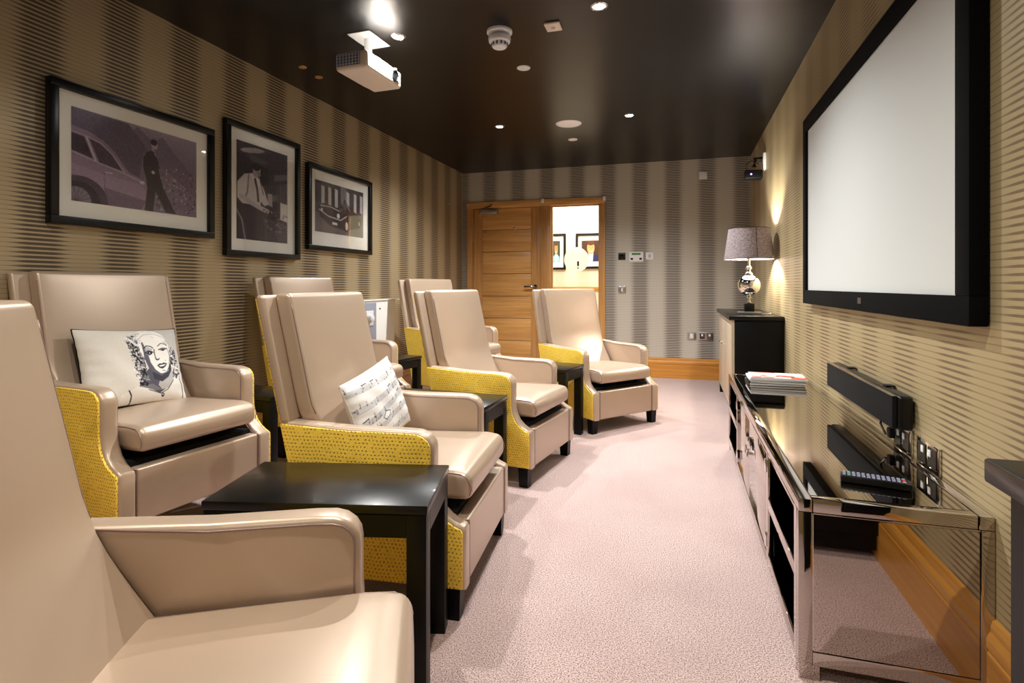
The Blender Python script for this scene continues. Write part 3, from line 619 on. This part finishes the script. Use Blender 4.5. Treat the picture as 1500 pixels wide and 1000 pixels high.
# ------------------------------------------------------------------ radiator cover
t = thing('radiator_cover', 'white radiator cover with grey control panel low on the left wall', 'radiator', (XL, 4.25, 0))
box('cabinet', .001, .12, -.55, .42, .05, .93, 'white_paint', t, .006); box('top_lip', .001, .13, -.56, .50, .931, .940, 'white_paint', t, .002)
box('control_panel', .1205, .124, -.42, .085, .50, .915, 'grey_panel', t, .001)
p = box('thermostat_plate', .1245, .131, -.10, .03, .72, .85, 'white_plastic', t, .003)
lathe('thermostat_dial', [(0, .131), (.035, .131), (.031, .165), (.02, .170), (0, .170)], 'white_plastic', t, 24, (0, -.045, .785), 'x')
lathe('lock', [(0, .1205), (.008, .1205), (.008, .124), (0, .124)], 'satin_black', t, 16, (0, .15, .86), 'x')
box('side_fill', .001, .07, .425, .50, .05, .929, 'grey_panel', t)

# ------------------------------------------------------------------ mirrored TV unit
TY0, TY1, TX0, TX1, TZ = 1.675, 3.92, .31, .753, .488
t = thing('media_unit', 'long low bronze mirrored media unit with open shelves below the screen', 'TV unit', (TX0, TY0, 0))
LN = TY1 - TY0; D = TX1 - TX0; by = lambda y: y - TY0
boxes('top_frame', [(0, .034, 0, LN, TZ - .035, TZ), (D - .034, D, 0, LN, TZ - .035, TZ), (.0355, D - .0355, 0, .034, TZ - .035, TZ), (.0355, D - .0355, LN - .034, LN, TZ - .035, TZ)], 'mirror', t, r=.0025)
box('top_panel', .0365, D - .0365, .0365, LN - .0365, TZ - .03, TZ - .0008, 'mirror', t)
box('inlay_line', .034, D - .034, .034, LN - .034, TZ - .032, TZ - .003, 'chrome', t)
boxes('end_frame', [(0, .035, 0, .018, .04, TZ - .0355), (D - .03, D, 0, .018, .04, TZ - .0355), (.035, D - .03, 0, .018, .448, TZ - .0355), (.035, D - .03, 0, .018, .04, .077)], 'mirror', t, r=.0015)
box('end_panel', .037, D - .032, .0015, .016, .079, .446, 'mirror', t); box('end_groove', .035, D - .03, .006, .017, .077, .448, 'chrome', t)
box('rear_end_panel', 0.0, D, LN - .018, LN, .04, TZ - .0355, 'mirror', t)
st = [(0.0185, .063), (2.22 - TY0, 2.258 - TY0), (3.342 - TY0, 3.382 - TY0), (3.88 - TY0, LN - .0185)]
boxes('front_frame', [(0, .02, a, b, .04, TZ - .0355) for a, b in st] + [(0.0, .02, st[0][1], st[1][0], q, r_) for q, r_ in ((.04, .081), (.251, .287), (.441, TZ - .0355))] + [(0.0, .02, st[2][1], st[3][0], q, r_) for q, r_ in ((.04, .081), (.251, .287), (.441, TZ - .0355))] + [(0.0, .02, st[1][1], st[2][0], q, r_) for q, r_ in ((.04, .078), (.441, TZ - .0355))], 'mirror', t, r=.001)
boxes('carcass', [(.022, D - .002, .019, LN - .019, .042, .052), (D - .012, D - .002, .019, LN - .019, .052, .45), (.022, D - .012, st[1][0] + .01, st[1][1] - .01, .052, .45), (.022, D - .012, st[2][0] + .01, st[2][1] - .01, .052, .45)], 'dark_mirror', t)
for a, b in ((st[0][1] - .03, st[1][0] + .01), (st[2][1] - .01, st[3][0])):
    box('shelf', .021, D - .013, a, b, .262, .276, 'dark_mirror', t)
mid = (st[1][1] + st[2][0]) / 2
for a, b, hy_ in ((st[1][1] + .002, mid - .0012, st[1][1] + .06), (mid + .0012, st[2][0] - .002, st[2][0] - .06)):
    d = box('door', .002, .019, a, b, .0805, .4395, 'mirror', t, .001)
    e = a + .001 if hy_ < mid else b - .001
    for zz in (.10, .375): box('hinge', -.006, .0015, e - .014, e + .014, zz, zz + .045, 'chrome', d, .002)
    hy2 = (b - .035) if hy_ < mid else (a + .035)
    box('lock_plate', -.004, .0015, hy2 - .022, hy2 + .022, .315, .350, 'chrome', d, .002)
    P = [(-.010, hy2 + .018 * math.sin(q), .315 - .022 * (1 - math.cos(q))) for q in np.linspace(0, 2 * PI, 17)]
    tube('ring_pull', P, .003, 'chrome', d, 8)
for x0 in (0.002, D - .052):
    for y0 in (.0, LN - .05): box('leg', x0, x0 + .05, y0 + .002, y0 + .048, 0, .0395, 'mirror', t)

# magazines
mags = [(-.010, .004, 0.02, .013, 'navy cover'), (.0, 0, -.03, .013, 'dark spine'), (-.006, .002, .01, .011, 'white cover'), (.004, -.006, -.02, .009, 'red and white cover, on top')]
labm = ['magazine with a dark cover at the bottom of the stack on the mirrored unit', 'thick magazine second from the bottom of the stack on the mirrored unit', 'pale magazine second from the top of the stack on the mirrored unit', 'magazine with a red and white cover on top of the stack on the mirrored unit']
z = TZ
for i, (dx, dy, rz, th_, _) in enumerate(mags):
    t = thing('magazine', labm[i], 'magazine', (.545 + dx, 3.60 + dy, z), rz - .02, 'magazines stacked on the mirrored unit')
    hx, hy = .148, .108
    box('pages', -hx + .004, hx - .003, -hy + .003, hy - .003, .0012, th_ - .0012, 'paper_white', t)
    cvc = 'satin_black' if i < 2 else 'paper_white'
    boxes('cover', [(-hx, hx, -hy, hy, 0, .001), (-hx, hx, -hy, hy, th_ - .001, th_), (-hx, -hx + .0015, -hy, hy, .001, th_ - .001)], cvc, t)
    if i == 3:
        cv = Canvas(90, 64, (236, 232, 226))
        for k in range(16): cv.poly([(a := random.random() * .85, b := random.random() * .8), (a + .2, b + .05), (a + .14, b + .3), (a - .02, b + .2)], random.choice([(206, 40, 30), (224, 70, 40), (206, 40, 30), (236, 200, 180), (90, 40, 60), (240, 236, 230)]))
        cv.poly([(0, 0), (.5, 0), (.5, .12), (0, .12)], (206, 34, 28)); print_mesh('cover_print', cv, lambda u, v: (-hx + u * 2 * hx, hy - v * 2 * hy, th_ + .0004), 'photo_print', t)
    z += th_ + .0004
# remote control
t = thing('remote_control', 'black remote control with many small buttons on the mirrored unit', 'remote control', (.545, 1.855, TZ + .0005), -.22)
box('body', -.088, .088, -.024, .024, 0, .020, 'satin_black', t, .006)
for i in range(13):
    for j in range(3):
        x0 = -.078 + i * .0122; y0 = -.0145 + j * .0145; mm = 'red_button' if (i == 12 and j == 1) else ('green_button' if (i == 1 and j == 1) else 'grey_button')
        box('button', x0 - .0038, x0 + .0038, y0 - .0042, y0 + .0042, .020, .0222, mm, t)
# power sockets behind the unit
for y0, y1, lab in ((2.185, 2.345, 'chrome socket plate on the right wall, partly behind the soundbar'), (1.975, 2.14, 'chrome socket plate on the right wall, nearest the camera')):
    t = thing('wall_socket', lab, 'socket', (XR, (y0 + y1) / 2, .489), 0, 'chrome sockets above the mirrored unit'); hw = (y1 - y0) / 2
    box('plate', -.008, -.001, -hw, hw, 0, .085, 'chrome', t, .002)
    parts('insert', [(-.010, -.008, -hw + .015, -.008, .012, .073), (-.010, -.008, .008, hw - .015, .012, .073)], 'satin_black', t)
    parts('rocker_switch', [(-.014, -.0101, -.035, -.018, .045, .066), (-.014, -.0101, .018, .035, .045, .066)], 'white_plastic', t, r=.001)
t = thing('power_plug', 'black plug and adaptor in the socket below the soundbar', 'plug', (XR - .0145, 2.315, .54)); box('plug_body', -.022, 0, -.016, .016, -.022, .014, 'satin_black', t, .006); tube('flex', [(-.028, 0, -.01), (-.035, .03, .02), (-.02, .06, .045)], .004, 'satin_black', t, 8)
# soundbar
t = thing('soundbar', 'long black soundbar fixed to the right wall under the projection screen', 'speaker', (.752, 2.60, .578))
obj('body', rblock(.024, .44, .0585, .014, (2, 6, 4), (0, 0, 0), lambda q: (q.x - .027, q.y, q.z + .0585)), 'satin_black', t, auto=40)
box('front_grille', -.066, -.0505, -.432, .432, .004, .113, 'fabric_black', t, .004)
boxes('top_trim', [(-.066, -.051, -.432, .432, .1135, .1155)], 'gloss_black', t)
for y0 in (-.24, .22): box('mount_tab', -.03, .0, y0 - .02, y0 + .02, .1175, .124, 'satin_black', t, .002)

# ------------------------------------------------------------------ projection screen
t = thing('projection_screen', 'large blank white projection screen in a wide black velvet frame on the right wall', 'screen', (.753, 2.70, .96))
y0, y1, z1, b = -1.0, 1.0, 1.085, .078
boxes('frame', [(-.045, -.001, y0, y1, 0, b), (-.045, -.001, y0, y1, z1 - b, z1), (-.045, -.001, y0, y0 + b, b, z1 - b), (-.045, -.001, y1 - b, y1, b, z1 - b)], 'felt_black', t, r=.003)
box('screen_surface', -.032, -.020, y0 + b, y1 - b, b, z1 - b, 'screen_white', t)
box('badge', -.0465, -.0452, -.12, -.075, .03, .055, 'dark_chrome', t)

# ------------------------------------------------------------------ sideboard with lamp
t = thing('sideboard', 'tall black sideboard with pale doors against the right wall, under the lamp', 'sideboard', (.385, 4.58, 0))
box('top', -.022, .366, -.018, 1.44, .800, .832, 'black_wood', t, .004); box('body', .02, .366, 0, 1.42, .10, .799, 'black_wood_front', t, .003)
boxes('front_frame', [(0, .0195, 0, .03, .10, .799), (0, .0195, 1.39, 1.42, .10, .799), (0, .0195, .03, 1.39, .10, .135), (0, .0195, .03, 1.39, .765, .799)], 'champagne', t)
for a, b in ((.032, .708), (.712, 1.388)):
    d = box('door', -.003, .0185, a, b, .137, .763, 'champagne', t, .003); k = .60 if a < .5 else .83
    lathe('knob', [(0, -.036), (.010, -.035), (.013, -.028), (.009, -.018), (.005, -.014), (.005, -.003), (0, -.003)], 'chrome', d, 20, (0, k, .555), 'x')
for x0 in (.005, .32):
    for y0 in (.005, 1.37): box('leg', x0, x0 + .045, y0, y0 + .045, 0, .0995, 'black_wood_front', t)
tw = dup(t); tw.location = (.417, -.53, 0); tw['label'] = 'black sideboard cut off by the right edge of the frame, beside the mirrored unit'
for o in (t, tw): o['group'] = 'twin black sideboards'
box('plinth', .03, .35, .02, 1.40, .035, .0995, 'black_wood_front', tw)
for o in tw.children:
    if o.data and o.data.materials[0] == MATS['champagne']: o.data = o.data.copy(); o.data.materials[0] = MATS['black_wood_front']
lx, ly = .548, 4.95
t = thing('table_lamp', 'lit table lamp with grey linen drum shade and silver ball base on the sideboard', 'lamp', (lx, ly, .8325))
box('base', -.085, .085, -.06, .06, 0, .020, 'brushed_steel', t, .003); box('plinth', -.038, .038, -.038, .038, .0205, .085, 'satin_black', t, .003)
lathe('neck', [(0, .0855), (.022, .0855), (.024, .095), (.012, .104), (.012, .116), (.022, .126), (.022, .134), (.013, .142), (.017, .150), (0, .150)], 'chrome', t, 28)
lathe('globe', [(.0, .1495)] + [(.088 * math.sin(q), .236 - .088 * math.cos(q)) for q in np.linspace(.12, PI - .12, 22)] + [(0, .3225)], 'chrome', t, 36)
lathe('stem', [(0, .3228), (.030, .3228), (.030, .334), (.016, .344), (.014, .360), (.022, .372), (.022, .384), (.011, .394), (.009, .44), (.016, .452), (.016, .50), (0, .50)], 'chrome', t, 28)
bm = bmesh.new(); n = 48; z0, z1, r0, r1 = .448, .698, .193, .158; rings = []
for (r_, zz) in ((r0, z0), (r1, z1), (r1 - .003, z1), (r0 - .003, z0)):
    rings.append([bm.verts.new((r_ * math.cos(2 * PI * k / n), r_ * math.sin(2 * PI * k / n), zz)) for k in range(n)])
for i in range(4):
    A, B = rings[i], rings[(i + 1) % 4]
    for k in range(n): bm.faces.new((A[k], A[(k + 1) % n], B[(k + 1) % n], B[k]))
sh = obj('lamp_shade', bm, 'linen_shade', t, auto=40)
for r_, zz in ((r0, z0), (r1, z1)):
    bm = bmesh.new(); add_tube(bm, [((r_ + .001) * math.cos(q), (r_ + .001) * math.sin(q), zz) for q in np.linspace(0, 2 * PI, 49)], .0028, 6); obj('rim', bm, 'satin_black', sh, smooth=True)
tube('shade_seam', [((r0 + .001) * math.cos(-1.35), (r0 + .001) * math.sin(-1.35), z0), ((r1 + .001) * math.cos(-1.35), (r1 + .001) * math.sin(-1.35), z1)], .002, 'satin_black', sh, 6)
bm = bmesh.new()
for k in range(3): add_tube(bm, [(.016 * math.cos(2.1 * k), .016 * math.sin(2.1 * k), .49), ((r0 - .012) * math.cos(2.1 * k), (r0 - .012) * math.sin(2.1 * k), .49)], .002, 6)
obj('spider', bm, 'brushed_steel', t)
lathe('bulb_holder', [(0, .501), (.014, .501), (.014, .53), (0, .53)], 'brushed_steel', t, 20)
L = bpy.data.lights.new('lamp', 'POINT'); L.energy = LAMP_W; L.shadow_soft_size = .035; L.color = (1, .93, .80)
lo = bpy.data.objects.new('lamp_bulb_light', L); COL.objects.link(lo); lo.location = (lx, ly, .8325 + .57)
tag(tube('lamp_cord', [(lx + .093, ly - .02, .8365), (lx + .12, ly - .05, .8365), (lx + .16, ly - .03, .8365), (lx + .175, ly + .08, .8365)], .0035, 'white_plastic'), 'thin white cord on top of the sideboard behind the lamp', 'cord')

# wall-mounted camera / speaker high on the right wall
t = thing('wall_camera', 'small black device with a blue light on a bracket high in the right corner', 'camera', (XR, 5.55, 2.12))
box('wall_plate', -.025, -.001, -.05, .05, -.0, .15, 'white_plastic', t, .004); tube('bracket', [(-.03, 0, .10), (-.09, -.01, .10), (-.10, -.01, .03)], .022, 'satin_black', t, 12)
box('housing', -.185, -.03, -.07, .05, -.085, -.005, 'satin_black', t, .012); tube('cable', [(-.165, -.02, -.01), (-.16, -.02, .06), (-.12, -.01, .09), (-.06, 0, .06)], .004, 'satin_black', t, 8)
lathe('indicator', [(0, -.0745), (.007, -.0745), (.007, -.070), (0, -.070)], 'led_blue', t, 16, (-.13, 0, -.045), 'y')

# ------------------------------------------------------------------ fittings on the back wall
def plate(name, label, cat, x, z0, w_, h_, m):
    t = thing(name, label, cat, (x, YB, z0)); box('plate', -w_ / 2, w_ / 2, -.010, -.001, -h_ / 2, h_ / 2, m, t, .003); return t
t = plate('control_plate', 'small square black control plate on the back wall beside the door frame', 'switch', -.648, 1.408, .082, .082, 'satin_black'); box('button', -.02, .02, -.013, -.0105, -.02, .02, 'gloss_black', t, .002)
t = plate('thermostat', 'cream thermostat with a green display on the back wall', 'thermostat', -.482, 1.400, .16, .115, 'white_plastic'); box('display', -.05, .05, -.012, -.0105, .022, .045, 'lcd_green', t)
for dx in (-.05, .05): box('button', dx - .014, dx + .014, -.013, -.0105, -.035, -.012, 'satin_black', t, .002)
t = plate('light_switch', 'white switch plate on the back wall just right of the thermostat', 'switch', -.330, 1.408, .085, .085, 'white_plastic'); box('rocker', -.012, .012, -.014, -.0105, -.022, .02, 'grey_plastic', t, .002)
t = plate('light_switch', 'steel switch plate on the back wall below the thermostat', 'switch', -.645, 1.015, .088, .088, 'brushed_steel'); box('rocker', -.010, .010, -.015, -.0105, -.02, .02, 'white_plastic', t, .002)
t = plate('wall_socket', 'single steel outlet plate low on the back wall, left of the double socket', 'socket', .134, .492, .095, .09, 'brushed_steel'); box('insert', -.02, .02, -.014, -.0105, -.028, .028, 'white_plastic', t, .002)
t = plate('wall_socket', 'double steel socket low on the back wall near the sideboard', 'socket', .288, .492, .155, .09, 'brushed_steel'); parts('insert', [(-.066, -.012, -.012, -.0105, -.034, .03), (.012, .066, -.012, -.0105, -.034, .03)], 'dark_chrome', t); parts('rocker_switch', [(-.05, -.03, -.015, -.0122, .0, .024), (.03, .05, -.015, -.0122, .0, .024)], 'white_plastic', t)
t = plate('blank_plate', 'square white plate high on the back wall', 'switch', .258, 2.31, .088, .088, 'white_plastic'); parts('screw', [(-.034, -.028, -.012, -.0105, -.003, .003), (.028, .034, -.012, -.0105, -.003, .003)], 'grey_plastic', t)
tag(lathe('wall_bracket', [(0, .0), (.012, 0), (.012, .02), (.007, .03), (0, .032)], 'chrome', None, 16, (XL + .001, 6.17, 2.053), 'x'), 'tiny silver hook high on the left wall near the door', 'hook')

# ------------------------------------------------------------------ ceiling fittings
t = thing('smoke_detector', 'white domed smoke detector with sounder base on the black ceiling', 'smoke detector', (-.972, 3.0, H))
lathe('base', [(0, 0), (.072, 0), (.072, -.012), (.064, -.020), (0, -.020)], 'white_plastic', t, 40); lathe('collar', [(0, -.020), (.056, -.020), (.056, -.034), (0, -.034)], 'grey_plastic', t, 40)
lathe('head', [(0, -.0345), (.062, -.0345), (.064, -.044), (.060, -.062), (.046, -.068), (.042, -.088), (.036, -.094), (0, -.096)], 'white_plastic', t, 40)
bm = bmesh.new()
for k in range(12):
    a = 2 * PI * k / 12; tb = bmesh.new(); add_box(tb, .0445, .0485, -.005, .005, -.088, -.070); merge(bm, tb, Matrix.Rotation(a, 4, 'Z'))
obj('vent_slots', bm, 'vent_dark', t)
t = thing('ceiling_sensor', 'square white sensor plate on the ceiling right of the smoke detector', 'sensor', (-.667, 3.02, H)); box('plate', -.043, .043, -.048, .048, -.012, -.0005, 'projector_white', t, .003); lathe('eye', [(0, -.0125), (.012, -.0125), (.010, -.017), (0, -.018)], 'grey_plastic', t, 20)
for (x, y, r_, nm, lab, mm) in ((-.983, 3.547, .045, 'emergency_light', 'small round white emergency light on the ceiling below the smoke detector', 'white_plastic'), (-.94, 4.889, .115, 'ceiling_speaker', 'large round white speaker grille in the ceiling', 'white_plastic'), (-1.002, 5.426, .046, 'ceiling_disc', 'small round white disc on the ceiling beyond the speaker grille', 'white_plastic'),
                                (-2.371, 3.119, .026, 'ceiling_disc', 'tiny brass disc on the ceiling left of the projector, the farther left', 'brass'), (-2.376, 3.30, .026, 'ceiling_disc', 'tiny brass disc on the ceiling left of the projector, the lower one', 'brass')):
    t = thing(nm, lab, 'ceiling fitting', (x, y, H)); lathe('rim', [(r_ * .86, -.0005), (r_ * .86, -.006), (r_ * .95, -.006), (r_, -.002), (r_, -.0005)], mm, t, 40); lathe('cover', [(0, -.0005), (r_ * .85, -.0005), (r_ * .85, -.0045), (0, -.0045)], mm, t, 40)
# projector on its ceiling bracket
t = thing('projector', 'white projector hanging from a white ceiling bracket', 'projector', (-1.735, 2.875, 2.262), -.05)
box('ceiling_plate', -.075, .075, -.10, .12, .232, .237, 'white_paint', t, .001)
lathe('drop_tube', [(0, .118), (.028, .118), (.028, .130), (.022, .135), (.022, .2315), (0, .2315)], 'white_paint', t, 24)
parts('bracket_arm', [(-.075, .075, -.015, .015, .104, .118), (-.012, .012, -.11, .11, .104, .112)], 'white_paint', t, r=.002)
obj('body', rblock(.105, .19, .051, .020, (5, 8, 3), (0, 0, 0), lambda q: (q.x * (1 - .06 * (q.y > .1)), q.y + .02, q.z + .052)), 'projector_white', t, auto=40)
box('end_grille', -.092, .062, -.1725, -.1685, .022, .088, 'vent_dark', t)
for k in range(8): box('grille_slat', -.090 + k * .0205, -.084 + k * .0205, -.177, -.173, .024, .086, 'grey_plastic', t)
for k in range(4): box('grille_bar', -.090, .060, -.1765, -.1732, .030 + k * .016, .033 + k * .016, 'grey_plastic', t)
lathe('lens', [(0, .100), (.034, .100), (.036, .112), (.030, .114), (.026, .108), (0, .106)], 'satin_black', t, 28, (0, .12, .052), 'x')
for (dx, dy) in ((-.08, -.12), (.08, -.12), (.08, .16), (-.08, .16)): lathe('foot', [(0, .1032), (.012, .1032), (.012, .114), (.0, .118)], 'grey_plastic', t, 16, (dx, dy, 0))
